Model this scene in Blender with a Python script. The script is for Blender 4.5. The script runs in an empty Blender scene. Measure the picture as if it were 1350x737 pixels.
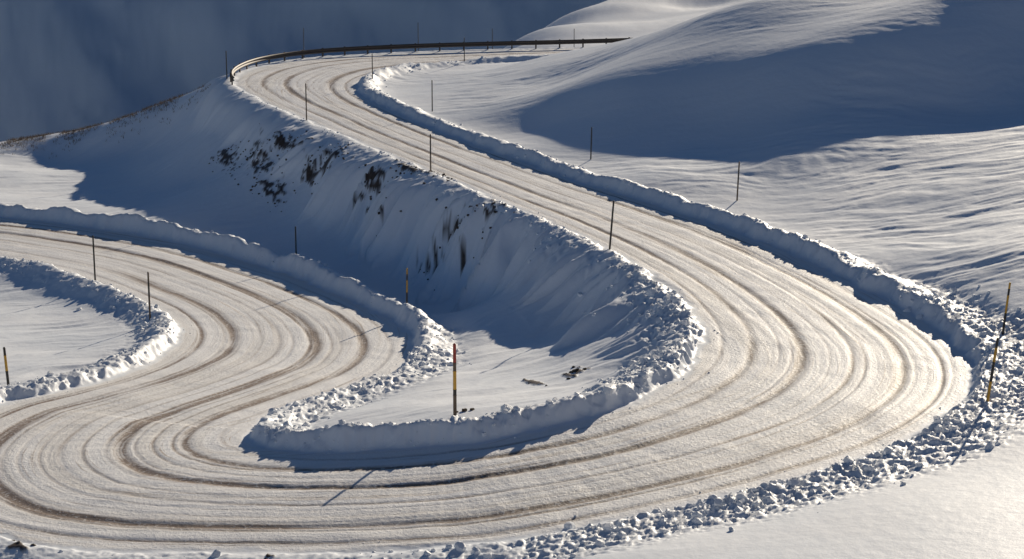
import bpy, math, numpy as np, bmesh
from mathutils import Vector
# Snow-covered mountain pass: metres, x = east, y = north, z = up.
rng=np.random.default_rng(7)
SUN_EL=math.radians(17.0); SUN_AZ=math.radians(24)
def T(s): return np.array([[float(v) for v in p.split(',')] for p in s.replace('\n','').split(';')])
# ---------------- noise
def _h(ix,iy,seed):
    h=(ix.astype(np.int64)*374761393+iy.astype(np.int64)*668265263+seed*1442695041)&0xffffffff
    h=((h^(h>>13))*1274126177)&0xffffffff
    h=(h^(h>>16))&0xffffff
    return h/float(0xffffff)
def vn(x,y,seed=0):
    xi=np.floor(x);yi=np.floor(y);fx=x-xi;fy=y-yi
    fx=fx*fx*fx*(fx*(fx*6-15)+10);fy=fy*fy*fy*(fy*(fy*6-15)+10)
    a=_h(xi,yi,seed);b=_h(xi+1,yi,seed);c=_h(xi,yi+1,seed);d=_h(xi+1,yi+1,seed)
    return ((a*(1-fx)+b*fx)*(1-fy)+(c*(1-fx)+d*fx)*fy)*2-1
def fbm(x,y,seed=0,o=3):
    r=0;a=1;t=0
    for i in range(o):
        r=r+a*vn(x,y,seed+i*17);t+=a;a*=.5;x,y=x*1.62+y*1.2+5.1,y*1.62-x*1.2+1.7
    return r/t
def fbs(x,y,seed=0,o=3):
    r=0;a=1;t=0
    for i in range(o):
        r=r+a*vn(x,y,seed+i*17);t+=a;a*=.5;x=x*2.03+5.1;y=y*2.03+1.7
    return r/t
def ss(a,b,x):
    t=np.clip((x-a)/(b-a),0,1);return t*t*(3-2*t)
# ---------------- road edges: x,y,z then bank height, bank width, chunk density
Axyz=T('''21.27,161.36,0.4;14.38,157.43,0.3;5.38,156,0.2;0.95,155.18,0.1;-3.44,153.83,0;-7.65,150.54,0;-10.39,145.87,0;-11.47,140.06,0;-11.04,134.68,0;-9.15,128.11,0;-5.59,118.66,0;-1.11,107.88,0;3.43,97.91,0;7.63,89.97,0;10.59,83.68,0;12.78,77.74,0;14.35,72.29,0;15.34,67.75,0;15.81,64.03,0;15.54,60.67,0;14.62,57.55,0;13.02,54.71,0;11.1,52.65,-0.1;8.8,50.87,-0.2;6,49.09,-0.3;2.55,47.34,-0.45;-0.5,46.22,-0.6;-3.88,46.13,-0.8;-7.54,46.54,-1;-11.32,47.25,-1.15;-14.57,48.67,-1.3;-17.06,51.28,-1.45;-18.72,54.75,-1.6;-19.19,58.93,-1.85;-18.23,63.73,-2.1;-16.46,66.52,-2.3;-14.93,70.06,-2.6;-14.19,74.1,-2.9;-14.45,78.21,-3.2;-15.92,82.6,-3.45;-19.33,88.15,-3.7;-23.11,93.21,-3.9;-27.2,96.83,-4.1;-32.45,100.73,-4.4;-40.36,105.09,-4.8''')
Aatt=T('''.4,.8,1;.4,.8,1;.4,.8,1;.4,.8,2;.4,.8,3;.45,.8,4;.5,.8,4;.5,.8,4;.5,.8,4;.52,.8,4;.52,.8,4;.55,.9,5;.58,.9,6;.6,.9,6;.6,.9,7;.6,1,8;.6,1.1,10;.55,1.3,13;.48,1.6,15;.38,1.8,16;.3,1.8,16;.24,1.6,15;.2,1.5,15;.18,1.4,14;.16,1.2,13;.14,1.1,10;.12,1,7;.08,.9,2;.08,.9,1;.1,.9,1;.25,.9,3;.4,.9,5;.45,.9,6;.45,.9,8;.42,.9,9;.42,.9,9;.45,.9,9;.45,1,9;.45,1,9;.4,.9,8;.36,.9,7;.34,.9,6;.34,.8,5;.34,.8,4;.34,.8,2''')
Bxyz=T('''22.2,168.56,0.4;15.1,165.54,0.3;5.63,163.28,0.2;-2.31,162.35,0.1;-10.12,160.83,0;-16.28,157.25,0;-19.79,152.17,0;-21.07,145.87,0;-20.58,139.13,0;-17.58,130.5,0;-12.98,119.68,0;-8.82,110.18,0;-4.81,101.53,0;-1.35,93.67,0;1.96,86.17,0;4.18,80.37,0;5.79,74.99,0;6.68,70.38,0;6.92,65.95,0;6.29,62.21,0;5.14,59.39,0;3.5,57.04,-0.05;1.53,55.35,-0.15;-0.81,54.52,-0.4;-3.6,54.47,-0.7;-5.99,55.08,-1;-7.7,56.45,-1.3;-8.54,58.17,-1.5;-8.4,60.87,-1.8;-7.17,63.82,-2.1;-5.53,67.06,-2.4;-4.31,70.52,-2.7;-4.01,74.52,-2.95;-4.82,79.2,-3.25;-6.92,84.81,-3.6;-10.53,91.74,-4;-15.43,98.89,-4.3;-20.64,104.72,-4.5;-25.91,108.75,-4.6;-31.25,111.84,-4.7;-36.73,114.57,-4.8;-44.88,117.4,-4.9''')
Batt=T('''.1,.6,0;.1,.6,0;.1,.6,0;.1,.6,0;.1,.6,0;.1,.6,0;.12,.6,0;.12,.6,0;.15,.6,1;.16,.7,3;.16,.7,3;.16,.7,4;.16,.7,5;.18,.7,6;.2,.8,8;.24,.9,9;.3,1,11;.36,1.1,12;.42,1.2,12;.46,1.2,12;.5,1.2,12;.54,1.1,10;.56,1,9;.58,.9,9;.58,.9,9;.58,1,9;.58,1,9;.52,1,9;.4,1,9;.35,1.1,10;.38,1.2,11;.5,1.2,11;.65,1,9;.75,.9,6;.8,.8,3;.85,.8,2;.9,.8,2;.9,.8,2;.9,.8,1.5;.85,.8,1.5;.8,.8,1.5;.8,.8,1''')
A=np.c_[Axyz,Aatt];B=np.c_[Bxyz,Batt]
def dense(P,step=.35):
    out=[];n=len(P)
    for i in range(n-1):
        p0=P[max(i-1,0)];p1=P[i];p2=P[i+1];p3=P[min(i+2,n-1)]
        L=np.linalg.norm(p2[:2]-p1[:2]);k=max(2,int(L/.1))
        d01=max(np.linalg.norm(p1[:2]-p0[:2]),1e-3)**.5;d12=L**.5;d23=max(np.linalg.norm(p3[:2]-p2[:2]),1e-3)**.5
        m1=(p2-p1)+ (0 if i==0 else d12*((p1-p0)/d01-(p2-p0)/(d01+d12)))
        m2=(p2-p1)+ (0 if i==n-2 else d12*((p3-p2)/d23-(p3-p1)/(d12+d23)))
        t=np.linspace(0,1,k,endpoint=False)[:,None]
        out.append((2*t**3-3*t**2+1)*p1+(t**3-2*t**2+t)*m1+(-2*t**3+3*t**2)*p2+(t**3-t**2)*m2)
    out.append(P[-1:]);Q=np.vstack(out)
    s=np.concatenate([[0],np.cumsum(np.linalg.norm(np.diff(Q[:,:2],axis=0),axis=1))])
    ns=np.arange(0,s[-1],step)
    R=np.stack([np.interp(ns,s,Q[:,j]) for j in range(Q.shape[1])],1);R[:,3:]=np.clip(R[:,3:],0,None);return R,ns
DA,SA=dense(A);DB,SB=dense(B)
dd=((DB[:,None,:2]-DA[None,:,:2])**2).sum(2);SBm=np.maximum.accumulate(SA[dd.argmin(1)])
k=np.ones(41)/41;SBm=np.convolve(np.pad(SBm,20,mode='edge'),k,'valid')
# ---------------- terrain spot heights
C=[T(s) for s in (
# hill: crest, back, foot
'1.3,121,1.3;7.1,117.5,3.0;11.3,117,4.0;16.1,113.5,4.7;20.8,111.5,5.2;25,114.2,6.7;30,118.5,8.5;37,121,10.2;4,128,1.8;7.5,126,3.4;12,123,4.9;17.5,121,5.9;24,123.5,7.3;31,126,9.5;4.2,147,1.6;9,143,3.0;8.5,134,3.7;12.3,131,5.5;16,128.5,6.9;24.6,136,8.2;34,145,9.5;5.3,112.8,1.15;9.5,110,1.4;13.3,108,1.9;18.7,106.8,2.9;25.5,109,4.2;34,114,6.2;10,162,0.4;22,150,4;34,158,6;50,150,10;60,120,13;45,112,9.5;80,140,18;35,88,4.5;50,95,8;45,65,5;35,50,3.2;25,60,1.6;70,70,10',
'-1.87,130.87,0.7;-3.89,127.03,0.3;1.18,115.31,0.2;3.81,109.12,0.3;8.08,106.41,0.5;11.71,103.68,0.8;17.8,102.24,2;25.01,106.51,2.9;29.5,107.12,3.3;34.18,104.23,4.4;-1.45,142.25,0.6;20.41,72.75,1.6;18.56,66.7,0.9;25.32,91.34,2.6;17.68,90.21,0.9;12.97,96.91,0.5;7.07,98.07,0.3;19.26,80.8,0.9;21.81,92.17,1.7;13.62,47.12,0.7;10.47,46.49,0.5;7.8,42.45,0.5;4.22,43.37,0.1;11.98,41.09,1;15.23,53.12,0.5',
# foreground
'20,38,1.8;10,34,1.6;0,36,.2;-10,36,-.6;-22,40,-1.2;0,20,5;15,15,7;-15,18,4;0,0,11;30,0,12;-30,0,9;0,-30,16;50,20,10;-50,20,1',
# hairpin island and embankment
'-2.08,65.65,-1.7;-1.84,57.68,-0.55;-4.97,60.12,-1.3;0.8,75.9,-2.4;-1.09,74.05,-2.5;2.02,63.92,-1.2;4.25,65.15,-0.7;5.41,69.76,-0.45;3.29,74.7,-1.7;0.63,59.12,-0.6;-2.38,75.66,-2.6;0.14,68.07,-1.8;-1.33,91.45,-2.8;-4.55,95.13,-3.2;0.91,87.14,-2.6;-12.35,108.72,-2.9;-18.72,121.31,-3.2;-8.21,101.62,-3.3;-25.2,128.82,-5;-23.17,136.34,-2.9;-30.63,133.98,-6;-35.78,146.37,-6.5;-28.01,143.84,-4.6',
# meadow, shoulder, near meadow
'-41.38,149.4,-6;-37.86,150.18,-5.5;-33.95,149.38,-4.7;-28.78,148.34,-2.9;-25.65,147.99,-1.7;-23.04,145.09,-0.5;-36.27,134.51,-5.7;-33.78,121.16,-5.2;-30.77,125.29,-5.7;-48.19,151.4,-7;-41.63,130.31,-5.8;-56.39,140.43,-7;-21.3,81.21,-3.7;-24.59,80.82,-3.6;-18.02,78.72,-3.4;-17.59,72.58,-2.9;-22.97,89.34,-4.25;-30.23,87.56,-4.2;-22.4,68.43,-2.5;-31.89,77.81,-3.5;-25.3,61.08,-2;-21.14,50.35,-1.8;-45,80,-4;-60,100,-6;-70,60,-3;-80,130,-9',
# valley behind the guardrail and the sunny bench beyond
'-24,157,-7;-36,162,-12;-48,160,-13;-70,160,-18;-15,168,-5.5;-4,172,-4;-20,185,-16;-50,190,-26;-10,200,-12;-60,230,-45;-14,240,-30;-7,222,-11;-3,245,-12;0,195,-3.2;5,185,-3.0;3,215,-3.0;10,205,-3.0;8,238,-3.0;15,225,-3.0;24,240,-2.6;14,255,-3.2;22,195,-2;40,200,1;60,240,5;30,262,-4;10,275,-30;-40,270,-55;70,280,-5;0,300,-60')]
C=np.vstack(C+[DA[::9,:3],DB[::9,:3]])
CC=3.0
def kern(P,Q):
    return np.sqrt(np.maximum((P**2).sum(1)[:,None]+(Q**2).sum(1)[None]-2*P@Q.T,0)+CC*CC)
n=len(C);M=np.zeros((n+3,n+3));M[:n,:n]=kern(C[:,:2],C[:,:2])-np.eye(n)*.12
PL=np.c_[np.ones(n),C[:,:2]/100];M[:n,n:]=PL;M[n:,:n]=PL.T
WT=np.linalg.solve(M,np.r_[C[:,2],0,0,0])
def rbf(x,y):
    out=np.empty(len(x))
    for i in range(0,len(x),20000):
        P=np.c_[x[i:i+20000],y[i:i+20000]]
        out[i:i+20000]=kern(P,C[:,:2])@WT[:n]+WT[n]+P@WT[n+1:]/100
    return out
def near(P,D,S):
    Q=D[:,:2];N=len(P)
    dist=np.empty(N);par=np.empty(N);side=np.empty(N)
    q2=(Q**2).sum(1)
    for i in range(0,N,20000):
        p=P[i:i+20000]
        j=(q2[None]-2*p@Q.T).argmin(1)
        best=None
        for o in (-1,0):
            a=np.clip(j+o,0,len(Q)-2);v=Q[a+1]-Q[a];r=p-Q[a]
            t=np.clip((r*v).sum(1)/(v*v).sum(1),0,1)
            e=r-v*t[:,None];dq=np.hypot(e[:,0],e[:,1]);cr=v[:,0]*r[:,1]-v[:,1]*r[:,0]
            if best is None: best=[dq,a+t,cr]
            else:
                m=dq<best[0]
                best=[np.where(m,dq,best[0]),np.where(m,a+t,best[1]),np.where(m,cr,best[2])]
        dist[i:i+20000],par[i:i+20000],side[i:i+20000]=best
    return dist,par,np.sign(side)
# tyre lines: lateral position (0..1), strength, half width
TR=[(.915,.35,.009),(.80,.95,.018),(.775,.4,.007),(.61,1.15,.021),(.578,.6,.009),(.50,.3,.005),(.43,.5,.011),(.375,.35,.005),(.235,1.1,.021),(.20,.6,.009),(.33,.25,.005),(.10,.6,.011),(.07,.35,.005),(.70,.35,.005),(.655,.4,.006),(.275,.4,.006)]
# bare earth patches: x,y, length along contour, width, strength
DIRT=[(-13.84,115.4,2.8,.9,1.32),(-11.96,110.4,1.5,.8,1.3),(-15.7,115.7,3.0,1.1,1.15),(-18.91,122.7,2.6,1.1,1.05),(-10.58,109.4,2.6,1.1,1.1),(-3.9,99.4,2.4,.5,1.4),(-5.4,101.2,2.8,.7,1.25),(-7.14,98.2,1.2,.5,1.35),
 (-14.43,111,2.8,1.1,.98),(-7.38,102,2.6,1.,1.0),(-.94,90.3,2.2,.9,.92),(2.31,64.4,.9,.5,1.15),(.81,63.9,.7,.4,1.05),(-13.12,47.1,.7,.4,1.1),(-6.47,46.1,.5,.3,1.0),(-16.5,119,2.8,1.2,1.05),(-3,92,2.5,1.2,.8)]
def height(x,y,full=True):
    x=np.asarray(x,float);y=np.asarray(y,float)
    zb=rbf(x,y)
    mt=-48+.56*(y-290+.12*x)+13*fbm(x/75+3,y/85,3,3)*ss(275,350,y)+2.2*fbs((x*.8+y*.6)/16,(y*.8-x*.6)/40,31,4)+.6*fbm(x/5,y/8,33,3)
    mt=np.where(y>250,mt,-80);top=42+9*fbm(x/120,y/120,9,3)
    mt=top-np.logaddexp(0,(top-mt)/10)*10
    zb=np.where(y>255,np.maximum(zb*(1-ss(275,320,y))-60*ss(275,320,y),mt),zb)
    P=np.c_[x,y]
    dA,pA,sA=near(P,DA,SA);dB,pB,sB=near(P,DB,SB)
    iA=np.arange(len(DA));iB=np.arange(len(DB))
    gA=lambda c:np.interp(pA,iA,DA[:,c]); gB=lambda c:np.interp(pB,iB,DB[:,c])
    nA=dA<dB
    inside=np.where(nA,sA*SGA>0,sB*SGB>0)
    u=dA/(dA+dB+1e-9)
    s=(1-u)*np.interp(pA,iA,SA)+u*np.interp(pB,iB,SBm)
    zA=gA(2);zB=gB(2)
    zr=zA*(1-u)+zB*u
    e=np.where(inside,-np.minimum(dA,dB),np.minimum(dA,dB))
    hb=np.where(nA,gA(3),gB(3));wb=np.where(nA,gA(4),gB(4));den=np.where(nA,gA(5),gB(5))
    ze=np.where(inside,zr,np.where(nA,zA,zB))
    e2=e+.16*vn(x*.7,y*.7,5)+.10*vn(x*2.3,y*2.3,6)+.05*vn(x*6,y*6,7)
    # wind-packed shoulder with tongues running down the embankment
    a1=math.radians(212);c1,s1=math.cos(a1),math.sin(a1)
    xs=x*c1+y*s1;ys=-x*s1+y*c1+.7*vn(x*.4,y*.4,58)
    up=(1-nA)*(zB>-.3)*ss(58,66,y)*(1-ss(108,125,y)*.6)
    tong=.5+.5*vn(ys*.55,xs*.05,63)+.45*vn(ys*1.5,xs*.12,64)+.25*vn(ys*3.6,xs*.3,65)
    sh=up*np.clip(tong,0,1.4)*1.6
    wgt=ss(.2+sh,3.0+sh*1.5,e)
    z=ze*(1-wgt)+zb*wgt-up*.12*np.clip(e,0,3)*(1-wgt)
    rise=ss(-.05,.42,e2);fall=1-ss(.5,.75+wb*1.3,e2)
    n1=.92+.22*vn(x*.45,y*.45,21)+.14*vn(x*1.7,y*1.7,22)
    z=z+hb*rise*fall*n1
    zone=ss(.0,.25,e2)*(1-ss(.5+wb*.7,1.2+wb*1.6,e2))*np.clip(den/10,0.3,1.3)
    lum=1-2*np.abs(vn(x*2.6,y*2.6,41));lum2=1-2*np.abs(vn(x*6+2*vn(x,y,44),y*6,42))
    z=z+zone*(.045*lum+.055*lum2*ss(-.6,.4,vn(x*.8,y*.8,45))+.04*vn(x*14,y*14,43))
    out=ss(.5,2.2,e2)
    hill=ss(-3,3,x-(-.45*(y-88)+2))*ss(60,66,y)
    r1=fbs(xs*.22,ys*.85,51,4)
    a2=math.radians(-14);c2,s2=math.cos(a2),math.sin(a2)
    xh=x*c2+y*s2+1.2*vn(x*.15,y*.15,61);yh=-x*s2+y*c2+1.5*vn(x*.2,y*.2,62)
    r2=fbs(xh*.34,yh*1.0,71,5)
    patch=ss(-.35,.45,fbm(x*.08,y*.11,81,3))
    calm=patch*(.40+.25*ss(12,20,x)*(1-ss(104,112,y)))
    fg=1-.92*(1-ss(46,66,y))*ss(-2,6,x)
    z=z+out*fg*((1-hill)*((.10+.10*up*(1-ss(2,6.5,e)))*r1+.08*fbm(x*.25,y*.25,52,2))+hill*(.09*r2*(.25+calm)+.16*fbm(x*.13,y*.13,72,2)+.03*patch*fbm(xh*1.0,yh*2.4,77,2)))
    # ruts
    uw=u+.010*vn(s*.03,u*1.5,91)+.003*vn(s*.12,u*3,92)
    rin=1-ss(-.35,-.05,e2)
    tr=np.zeros_like(z)
    for (c0,a,wd) in TR:
        o=.016*vn(s*.035,s*0+c0*31,93)
        tr=np.maximum(tr,a*np.exp(-((uw-c0-o)/wd)**2)*np.clip(.75+.55*vn(s*.06,s*0+c0*57,94),0,1.2))
    wid=dA+dB
    z=z-rin*.05*tr+rin*.007*vn(uw*wid*3.2,s*.05,95)+rin*.004*vn(uw*wid*7,s*.08,96)+.025*rin*vn(x*.35,y*.35,97)+.014*rin*vn(x*1.3,y*1.3,98)
    if not full: return z
    dirt=np.zeros_like(z)
    al=x*.41-y*.912;ac=x*.912+y*.41
    dn=fbm(al*.7,ac*2.0,101,4)*.9+.75*vn(al*2.2,ac*6,105)
    for (cx,cy,rx,ry,st) in DIRT:
        dx,dy=x-cx,y-cy
        g=np.exp(-((dx*.41-dy*.912)/rx)**2-((dx*.912+dy*.41)/ry)**2)
        dirt=np.maximum(dirt,ss(.48,.60,g*st*.56+dn*.42)*(g>.08))
    dirt*=(e2>.45)
    z=z+dirt*(.03+.06*np.abs(vn(x*4,y*4,107)))
    return z,dict(e=e,uw=uw,s=s,wid=wid,tr=tr*rin,rin=rin,dirt=dirt)
mid=(DA[len(DA)//3,:2]);jb=((DB[:,:2]-mid)**2).sum(1).argmin();i0=len(DA)//3
v=DA[i0+1,:2]-DA[i0,:2];r=DB[jb,:2]-mid;SGA=np.sign(v[0]*r[1]-v[1]*r[0]);SGB=-SGA
# ---------------- terrain and road meshes (finer where the road is)
t=np.concatenate([-np.geomspace(.34,6,45)[::-1][:-1],np.linspace(-.34,.34,700),np.geomspace(.34,6,45)[1:]])
rows=[np.linspace(-60,36,40)[:-1]]
yy=36.0;L=[]
while yy<44: L.append(yy);yy+=.25
while yy<172: L.append(yy);yy*=1.0015
while yy<420: L.append(yy);yy*=1.006
while yy<1800: L.append(yy);yy*=1.03
rows=np.concatenate([rows[0],np.array(L)])
X=t[None,:]*np.maximum(rows,20)[:,None];Y=np.repeat(rows[:,None],len(t),1)
x=X.ravel();y=Y.ravel()
z,at=height(x,y)
nr,nc=len(rows),len(t)
idx=np.arange(nr*nc).reshape(nr,nc)
q=np.stack([idx[:-1,:-1],idx[:-1,1:],idx[1:,1:],idx[1:,:-1]],-1).reshape(-1,4)
def mkmesh(name,co,loops,npoly,k,smooth=True):
    me=bpy.data.meshes.new(name)
    me.vertices.add(len(co));me.vertices.foreach_set('co',np.asarray(co,np.float32).ravel())
    me.loops.add(len(loops));me.loops.foreach_set('vertex_index',np.asarray(loops,np.int32))
    me.polygons.add(npoly);me.polygons.foreach_set('loop_start',np.arange(0,npoly*k,k,dtype=np.int32))
    me.polygons.foreach_set('use_smooth',np.full(npoly,smooth,bool))
    me.update(calc_edges=True)
    ob=bpy.data.objects.new(name,me);bpy.context.scene.collection.objects.link(ob);return ob
isr=at['rin'][q].mean(1)>.5
surf=[]
for nm,mk in (('road',isr),('snow_terrain',~isr)):
    qq=q[mk];us,inv=np.unique(qq,return_inverse=True)
    ob=mkmesh(nm,np.c_[x[us],y[us],z[us]],inv.reshape(-1),len(qq),4)
    a=ob.data.attributes.new('road','FLOAT_VECTOR','POINT')
    a.data.foreach_set('vector',np.c_[at['uw']*at['wid'],at['s'],at['rin']][us].astype(np.float32).ravel())
    a=ob.data.attributes.new('track','FLOAT','POINT');a.data.foreach_set('value',at['tr'][us].astype(np.float32))
    a=ob.data.attributes.new('dirt','FLOAT','POINT');a.data.foreach_set('value',at['dirt'][us].astype(np.float32))
    surf.append(ob)
# ---------------- materials
class N:
    def __init__(s,name):
        s.m=bpy.data.materials.new(name);s.m.use_nodes=True;s.t=s.m.node_tree
        s.b=s.t.nodes['Principled BSDF']
    def n(s,t,**k):
        o=s.t.nodes.new(t)
        for a,b in k.items(): setattr(o,a,b)
        return o
    def l(s,a,b): s.t.links.new(a,b)
    def math(s,op,a,b=None,cl=False):
        o=s.n('ShaderNodeMath',operation=op,use_clamp=cl)
        for i,v in enumerate((a,b)):
            if v is None: continue
            if isinstance(v,(int,float)): o.inputs[i].default_value=v
            else: s.l(v,o.inputs[i])
        return o.outputs[0]
    def noise(s,vec,scale,det=3,rough=.5):
        o=s.n('ShaderNodeTexNoise');o.inputs['Scale'].default_value=scale;o.inputs['Detail'].default_value=det;o.inputs['Roughness'].default_value=rough
        if vec is not None: s.l(vec,o.inputs['Vector'])
        return o.outputs['Fac']
    def ramp(s,f,a,b):
        o=s.n('ShaderNodeMapRange');s.l(f,o.inputs[0]);o.inputs[1].default_value=a;o.inputs[2].default_value=b;o.interpolation_type='SMOOTHSTEP';return o.outputs[0]
    def mix(s,f,a,b):
        o=s.n('ShaderNodeMix',data_type='RGBA')
        if isinstance(f,(int,float)): o.inputs[0].default_value=f
        else: s.l(f,o.inputs[0])
        for i,v in ((6,a),(7,b)):
            if isinstance(v,tuple): o.inputs[i].default_value=(*v,1)
            else: s.l(v,o.inputs[i])
        return o.outputs[2]
m=N('snow_and_packed_snow')
pos=m.n('ShaderNodeNewGeometry').outputs['Position']
at_r=m.n('ShaderNodeAttribute',attribute_name='road').outputs['Vector']
at_t=m.n('ShaderNodeAttribute',attribute_name='track').outputs['Fac']
at_d=m.n('ShaderNodeAttribute',attribute_name='dirt').outputs['Fac']
sep=m.n('ShaderNodeSeparateXYZ');m.l(at_r,sep.inputs[0])
sp3=m.n('ShaderNodeSeparateXYZ');m.l(pos,sp3.inputs[0])
def scaled(sx,sy):
    o=m.n('ShaderNodeVectorMath',operation='MULTIPLY');m.l(at_r,o.inputs[0]);o.inputs[1].default_value=(sx,sy,0);return o.outputs[0]
rmask=sep.outputs[2]
st1=m.noise(scaled(1.3,.03),1,3,.6);st2=m.noise(scaled(6,.12),1,3,.7);st3=m.noise(scaled(.8,.16),1,3,.6)
base=m.mix(m.ramp(m.noise(pos,.25,2),.3,.7),(.87,.91,.95),(.91,.935,.96))
base=m.mix(m.ramp(sp3.outputs[1],262,285),base,m.mix(m.noise(pos,.03,3),(.42,.54,.64),(.62,.72,.82)))  # far mountainside: shade put into the colour, darker and bluer than near snow
rc=m.mix(m.ramp(st1,.42,.68),(.95,.94,.92),(.88,.85,.80))
rc=m.mix(m.math('MULTIPLY',m.ramp(st2,.56,.70),m.math('ADD',m.ramp(st3,.4,.6),.25)),rc,(.62,.55,.47))
tb=m.math('MULTIPLY',at_t,m.math('ADD',m.math('ADD',m.ramp(st2,.35,.6),.4),m.math('MULTIPLY',m.ramp(st3,.36,.62),1.1)),True)
rc=m.mix(m.math('MULTIPLY',tb,.93,True),rc,(.23,.16,.11))
crumbs=m.ramp(m.noise(pos,7,4,.7),.54,.64)
rc=m.mix(m.math('MULTIPLY',crumbs,.5),rc,(.95,.95,.93))
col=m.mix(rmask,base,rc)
dc=m.mix(m.noise(pos,6,3,.7),(.03,.022,.016),(.12,.08,.055))
col=m.mix(at_d,col,dc)
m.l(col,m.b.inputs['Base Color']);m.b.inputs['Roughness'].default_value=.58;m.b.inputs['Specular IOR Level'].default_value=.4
g1=m.noise(pos,2.2,4,.6)
hs=m.math('MULTIPLY',g1,.03)
hr=m.math('ADD',m.math('MULTIPLY',st2,.016),m.math('MULTIPLY',m.noise(pos,7,4,.72),.045))
o=m.n('ShaderNodeMix',data_type='FLOAT');m.l(rmask,o.inputs[0]);m.l(hs,o.inputs[2]);m.l(hr,o.inputs[3])
bp=m.n('ShaderNodeBump');bp.inputs['Strength'].default_value=.8;bp.inputs['Distance'].default_value=1;m.l(o.outputs[0],bp.inputs['Height']);m.l(bp.outputs[0],m.b.inputs['Normal'])
for ob in surf: ob.data.materials.append(m.m)
# ---------------- chunks
bm=bmesh.new();bmesh.ops.create_icosphere(bm,subdivisions=2,radius=1);bv=np.array([v.co[:] for v in bm.verts]);bf=np.array([[v.index for v in f.verts] for f in bm.faces]);bm.free()
pts=[]
for D,S,sg in ((DA,SA,-SGA),(DB,SB,-SGB)):
    tx=np.gradient(D[:,0]);ty=np.gradient(D[:,1]);ln=np.hypot(tx,ty);nx,ny=-ty/ln*sg,tx/ln*sg
    cl_=np.clip(1+1.3*vn(S*.9,S*0,301)+.8*vn(S*.3,S*0,302),.1,3)
    cnt=rng.poisson(D[:,5]*.35*2.0*cl_)
    i=np.repeat(np.arange(len(D)),cnt);k=len(i)
    off=.2+np.abs(rng.normal(0,1,k))*(.2+D[i,4]*.62)
    stray=rng.random(k)<.04;off=np.where(stray,-rng.random(k)*.7,off)
    jit=rng.uniform(-.3,.3,(k,2))
    r=np.exp(rng.normal(-3.5,.7,k))*(1+.3*(D[i,5]>12));r=np.where(stray,r*.5,r);r=np.clip(r,.012,.17);r=np.where(stray,np.minimum(r,.045),r)
    big=rng.random(k)<.02*(D[i,5]>6)*(~stray);r=np.where(big,rng.uniform(.10,.19,k),r);off=np.where(big,np.maximum(off,.6),off)
    pts.append(np.c_[D[i,0]+nx[i]*off+jit[:,0],D[i,1]+ny[i]*off+jit[:,1],r])
pts.append(T('-1.34,45.7,.2;-1.64,45.9,.13;-0.92,45.4,.14;1.53,47.1,.17;2.26,45.6,.16;1.82,46.7,.1;4,47.9,.14;4.78,48.0,.11;5.5,48.4,.16;8.3,50.0,.14;10.6,51.6,.14;13.03,51.2,.09;0.8,46.2,.1;5.69,45.6,.1;10.67,48.4,.08;7,49.1,.12'))
pts=np.vstack(pts);hz=height(pts[:,0],pts[:,1],False)
def lumps(name,P,hz,mat,sink=.15,jag=.13):
    k=len(P);q4=rng.normal(size=(k,4));q4/=np.linalg.norm(q4,axis=1)[:,None];a,b,c_,d=q4.T
    R=np.stack([1-2*(c_*c_+d*d),2*(b*c_-a*d),2*(b*d+a*c_),2*(b*c_+a*d),1-2*(b*b+d*d),2*(c_*d-a*b),2*(b*d-a*c_),2*(c_*d+a*b),1-2*(b*b+c_*c_)],1).reshape(k,3,3)
    sc=rng.uniform(.6,1.3,(k,1,3));V=bv[None]*sc*(1+rng.uniform(-jag,jag,(k,len(bv),1)))
    V=np.clip(V,-rng.uniform(.45,.9,(k,1,3)),rng.uniform(.45,.9,(k,1,3)))
    V=np.einsum('kij,knj->kni',R,V)*P[:,2][:,None,None]*1.1;V[:,:,2]*=.85
    V+=np.c_[P[:,0],P[:,1],hz+P[:,2]*sink][:,None]
    fl=(bf[None]+np.arange(k)[:,None,None]*len(bv)).reshape(-1)
    ob=mkmesh(name,V.reshape(-1,3),fl,len(fl)//3,3,False);ob.data.materials.append(mat);return ob
s=N('snow_chunk');pos=s.n('ShaderNodeNewGeometry').outputs['Position']
s.l(s.mix(s.noise(pos,5,2),(.86,.89,.92),(.92,.93,.94)),s.b.inputs['Base Color']);s.b.inputs['Roughness'].default_value=.6
bp=s.n('ShaderNodeBump');bp.inputs['Strength'].default_value=.7;bp.inputs['Distance'].default_value=.03;s.l(s.noise(pos,18,2,.7),bp.inputs['Height']);s.l(bp.outputs[0],s.b.inputs['Normal'])
lumps('snow_chunks',pts,hz,s.m)
rk=N('dark_rock');pos=rk.n('ShaderNodeNewGeometry').outputs['Position'];rk.l(rk.mix(rk.noise(pos,7,4,.7),(.03,.025,.02),(.14,.10,.07)),rk.b.inputs['Base Color']);rk.b.inputs['Roughness'].default_value=.9
P=[]
for (cx,cy,rx,ry,stt) in DIRT:
    k=int(9*rx*ry*stt)
    for _ in range(k+2):
        a_=rng.normal()*rx*.6;b_=rng.normal()*ry*.6;P.append((cx+a_*.41+b_*.912,cy-a_*.912+b_*.41,rng.uniform(.03,.10)))
P+=[(-1.56,58.1,.13),(-1.3,58.2,.1),(-1.8,58.0,.08),(2.3,64.5,.16),(2.65,64.6,.12),(1.95,64.4,.1)]
P=np.array(P);lumps('scattered_rocks',P,height(P[:,0],P[:,1],False),rk.m,.0,.3)
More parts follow.
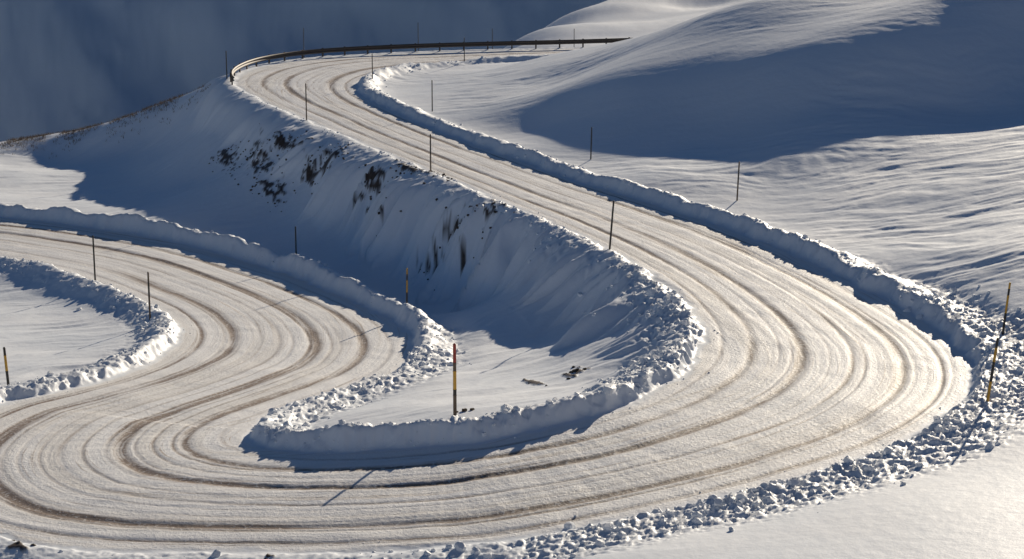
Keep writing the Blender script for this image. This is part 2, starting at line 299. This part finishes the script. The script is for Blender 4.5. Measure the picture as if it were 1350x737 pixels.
# ---------------- dry grass on the shoulder
gm=N('dry_grass_blades');gm.b.inputs['Base Color'].default_value=(.20,.14,.085,1);gm.b.inputs['Roughness'].default_value=.9
cl=T('-45.17,149.74;-41.48,149.8;-38.13,151.26;-34.2,150.49;-29.01,149.54;-25.86,149.25;-22.97,146.56')
k=3000;tt=rng.random(k)*(len(cl)-1);ii=tt.astype(int);fr=(tt-ii)[:,None];base_=cl[ii]*(1-fr)+cl[ii+1]*fr
gx=base_[:,0]+rng.normal(0,.4,k);gy=base_[:,1]+rng.normal(0,1.8,k)
keep=vn(gx*.7,gy*.3,200)>-.2;gx=gx[keep];gy=gy[keep]
k=len(gx);gz=height(gx,gy,False);V=[]
for b in range(4):
    an=rng.random(k)*6.28;hh=rng.uniform(.08,.32,k);wd=.018;ox=rng.normal(0,.08,k);oy=rng.normal(0,.08,k)
    p=np.c_[gx+ox,gy+oy,gz-.03]
    V.append(np.stack([p+np.c_[np.cos(an)*wd,np.sin(an)*wd,an*0],p-np.c_[np.cos(an)*wd,np.sin(an)*wd,an*0],p+np.c_[rng.normal(0,.1,k),rng.normal(0,.1,k),hh]],1))
V=np.concatenate(V).reshape(-1,3);g=mkmesh('dry_grass',V,np.arange(len(V)),len(V)//3,3);g.data.materials.append(gm.m)
# ---------------- poles
def simple(name,col,rough=.5):
    q_=N(name);pp=q_.n('ShaderNodeNewGeometry').outputs['Position']
    q_.l(q_.mix(q_.ramp(q_.noise(pp,9,4,.7),.45,.75),col,tuple(c_*.55 for c_ in col)),q_.b.inputs['Base Color']);q_.b.inputs['Roughness'].default_value=rough;return q_.m
mb=simple('pole_black',(.02,.018,.017));my=simple('pole_yellow',(.55,.30,.03));mr=simple('pole_red',(.33,.035,.02));mg=simple('pole_wood',(.10,.065,.04))
def pole(base,hgt,tilt,rad,bands):
    bm=bmesh.new();seg=12
    zs=[(-.5,0)]
    for fr,mi in bands: zs.append((fr*hgt,mi))
    def ring(zv,rr): return [bm.verts.new((math.cos(a_*2*math.pi/seg)*rr,math.sin(a_*2*math.pi/seg)*rr,zv)) for a_ in range(seg)]
    def bridge(r0,r1,mi):
        for i_ in range(seg):
            f=bm.faces.new((r0[i_],r0[(i_+1)%seg],r1[(i_+1)%seg],r1[i_]));f.material_index=mi;f.smooth=True
    z0=-.5
    for zt,mi in zs[1:]:
        k1=1-.15*max(z0,0)/hgt;k2=1-.15*zt/hgt
        r0=ring(z0,rad*k1);r1=ring(zt,rad*k2);bridge(r0,r1,mi)
        if zt<hgt-.01:
            c0=ring(zt-.012,rad*k2*1.12);c1=ring(zt+.012,rad*k2*1.12);bridge(c0,c1,mi)
            bm.faces.new(c1).material_index=mi;bm.faces.new(list(reversed(c0))).material_index=mi
        z0=zt
    t1=ring(hgt,rad*.85);t2=ring(hgt+.03,rad*.5);bridge(t1,t2,bands[-1][1]);bm.faces.new(t2).material_index=bands[-1][1]
    me=bpy.data.meshes.new('snow_marker_pole');bm.to_mesh(me);bm.free()
    for q_ in (mb,my,mr,mg): me.materials.append(q_)
    ob=bpy.data.objects.new('snow_marker_pole',me);bpy.context.scene.collection.objects.link(ob)
    ob.location=base;ob.rotation_euler=(0,tilt,0)
K_=[(.5,0),(1,0)];W_=[(.5,3),(.8,0),(1,3)]
# x, y, height, lean, radius, bands
poles=[(-1.84,57.7,2.36,0,.06,[(.28,3),(.36,0),(.62,1),(.74,3),(1,2)]),(14.9,56.1,2.0,.1,.05,[(.3,1),(.62,0),(.85,1),(1,0)]),(17.5,64.4,1.85,.08,.045,[(.4,0),(.75,1),(.88,0),(1,1)]),
(4.25,79.5,2.19,.07,.045,K_),(11.35,92.6,1.96,.03,.042,W_),(4.5,105.4,1.82,.02,.04,K_),(-4.42,100.2,2.11,0,.042,W_),(-13.25,119.6,2.35,.0,.042,W_),(-5.33,124.1,2.08,0,.04,K_),(-10.45,139.6,1.82,0,.04,K_),
(-21.8,142.5,2.1,0,.045,K_),(-11.35,95.9,2.1,0,.042,K_),(-20.75,90.5,2.31,0,.046,K_),(-16.0,80.0,2.2,0,.045,W_),(-4.75,81.8,1.85,.02,.042,[(.4,0),(.7,1),(.85,0),(1,1)]),(-18.8,67.0,1.5,-.05,.055,[(.4,0),(.8,1),(1,0)]),
(-3.9,152.9,1.9,0,.038,K_)]
far=[(-18.03,162,2.1),(-8.42,168,2.01),(-1.81,172,1.1),(5.84,176,0.72)]
PX=np.array([p[:2] for p in poles]+[p[:2] for p in far]);PZ=height(PX[:,0],PX[:,1],False)
for (px,py,h_,tl,rd,bd),z_ in zip(poles,PZ): pole((px,py,z_),h_,tl,rd,bd)
for (px,py,tz),z_ in zip(far,PZ[len(poles):]): pole((px,py,z_),tz-z_,0,.036,K_)
# ---------------- guardrail
gmn=N('weathered_steel');pos=gmn.n('ShaderNodeNewGeometry').outputs['Position'];gmn.l(gmn.mix(gmn.noise(pos,3,4,.7),(.10,.085,.07),(.05,.04,.035)),gmn.b.inputs['Base Color']);gmn.b.inputs['Metallic'].default_value=.3;gmn.b.inputs['Roughness'].default_value=.6
tx=np.gradient(DB[:,0]);ty=np.gradient(DB[:,1]);ln=np.hypot(tx,ty);nx,ny=-ty/ln*-SGB,tx/ln*-SGB
end=((DB[:,:2]-np.array([-20.58,139.13]))**2).sum(1).argmin()+3
I=np.arange(0,end);gx=DB[I,0]+nx[I]*.3;gy=DB[I,1]+ny[I]*.3;gz=DB[I,2]
prof=[(0,.76),(.03,.75),(.085,.69),(.085,.64),(.02,.59),(.02,.54),(.085,.49),(.085,.44),(.03,.38),(0,.37)]
prof=[(-a_,b_) for a_,b_ in prof]+[(-a_+.014,b_) for a_,b_ in reversed(prof)]
V=np.array([[ (gx[i]+nx[i]*a_,gy[i]+ny[i]*a_,gz[i]+b_) for a_,b_ in prof] for i in range(len(I))])
kp=len(prof);fl=[]
for i in range(len(I)-1):
    for j in range(kp):
        j2=(j+1)%kp;fl+= [i*kp+j,i*kp+j2,(i+1)*kp+j2,(i+1)*kp+j]
gp=bpy.data.objects.new('guardrail',None);bpy.context.scene.collection.objects.link(gp)
rail=mkmesh('w_beam_rail',V.reshape(-1,3),fl,len(fl)//4,4);rail.data.materials.append(gmn.m);rail.parent=gp
bm=bmesh.new()
for i in range(0,len(I),6):
    o_=bmesh.ops.create_cube(bm,size=1)['verts']
    ang=math.atan2(ny[i],nx[i])
    for v_ in o_:
        lx,ly,lz=v_.co.x*.10+.09,v_.co.y*.12,v_.co.z*1.3+.15
        v_.co=(gx[i]+lx*math.cos(ang)-ly*math.sin(ang),gy[i]+lx*math.sin(ang)+ly*math.cos(ang),gz[i]+lz)
me=bpy.data.meshes.new('posts');bm.to_mesh(me);bm.free();me.materials.append(gmn.m);po=bpy.data.objects.new('posts',me);bpy.context.scene.collection.objects.link(po);po.parent=gp
# ---------------- light and camera
sc=bpy.context.scene
wd=bpy.data.worlds.new('World');sc.world=wd;wd.use_nodes=True;nt=wd.node_tree
sky=nt.nodes.new('ShaderNodeTexSky');sky.sky_type='NISHITA';sky.sun_disc=False;sky.sun_elevation=SUN_EL;sky.sun_rotation=SUN_AZ;sky.altitude=2500;sky.ozone_density=4.2;sky.dust_density=0.0
nt.links.new(sky.outputs[0],nt.nodes['Background'].inputs[0]);nt.nodes['Background'].inputs[1].default_value=.05
sl=bpy.data.lights.new('sun','SUN');sl.energy=5;sl.angle=math.radians(.5);sl.color=(1,.88,.71);so=bpy.data.objects.new('sun',sl);sc.collection.objects.link(so)
S=Vector((math.cos(SUN_EL)*math.sin(SUN_AZ),math.cos(SUN_EL)*math.cos(SUN_AZ),math.sin(SUN_EL)));so.rotation_euler=S.to_track_quat('Z','Y').to_euler();so.location=(40,100,60)
cm=bpy.data.cameras.new('camera');cm.sensor_width=36;cm.lens=65.6;cm.clip_end=6000;cm.clip_start=.5
co=bpy.data.objects.new('camera',cm);sc.collection.objects.link(co);co.location=(0,0,17.2);co.rotation_euler=(math.radians(77),0,0);sc.camera=co
sc.view_settings.view_transform='Standard';sc.view_settings.look='None';sc.view_settings.exposure=0
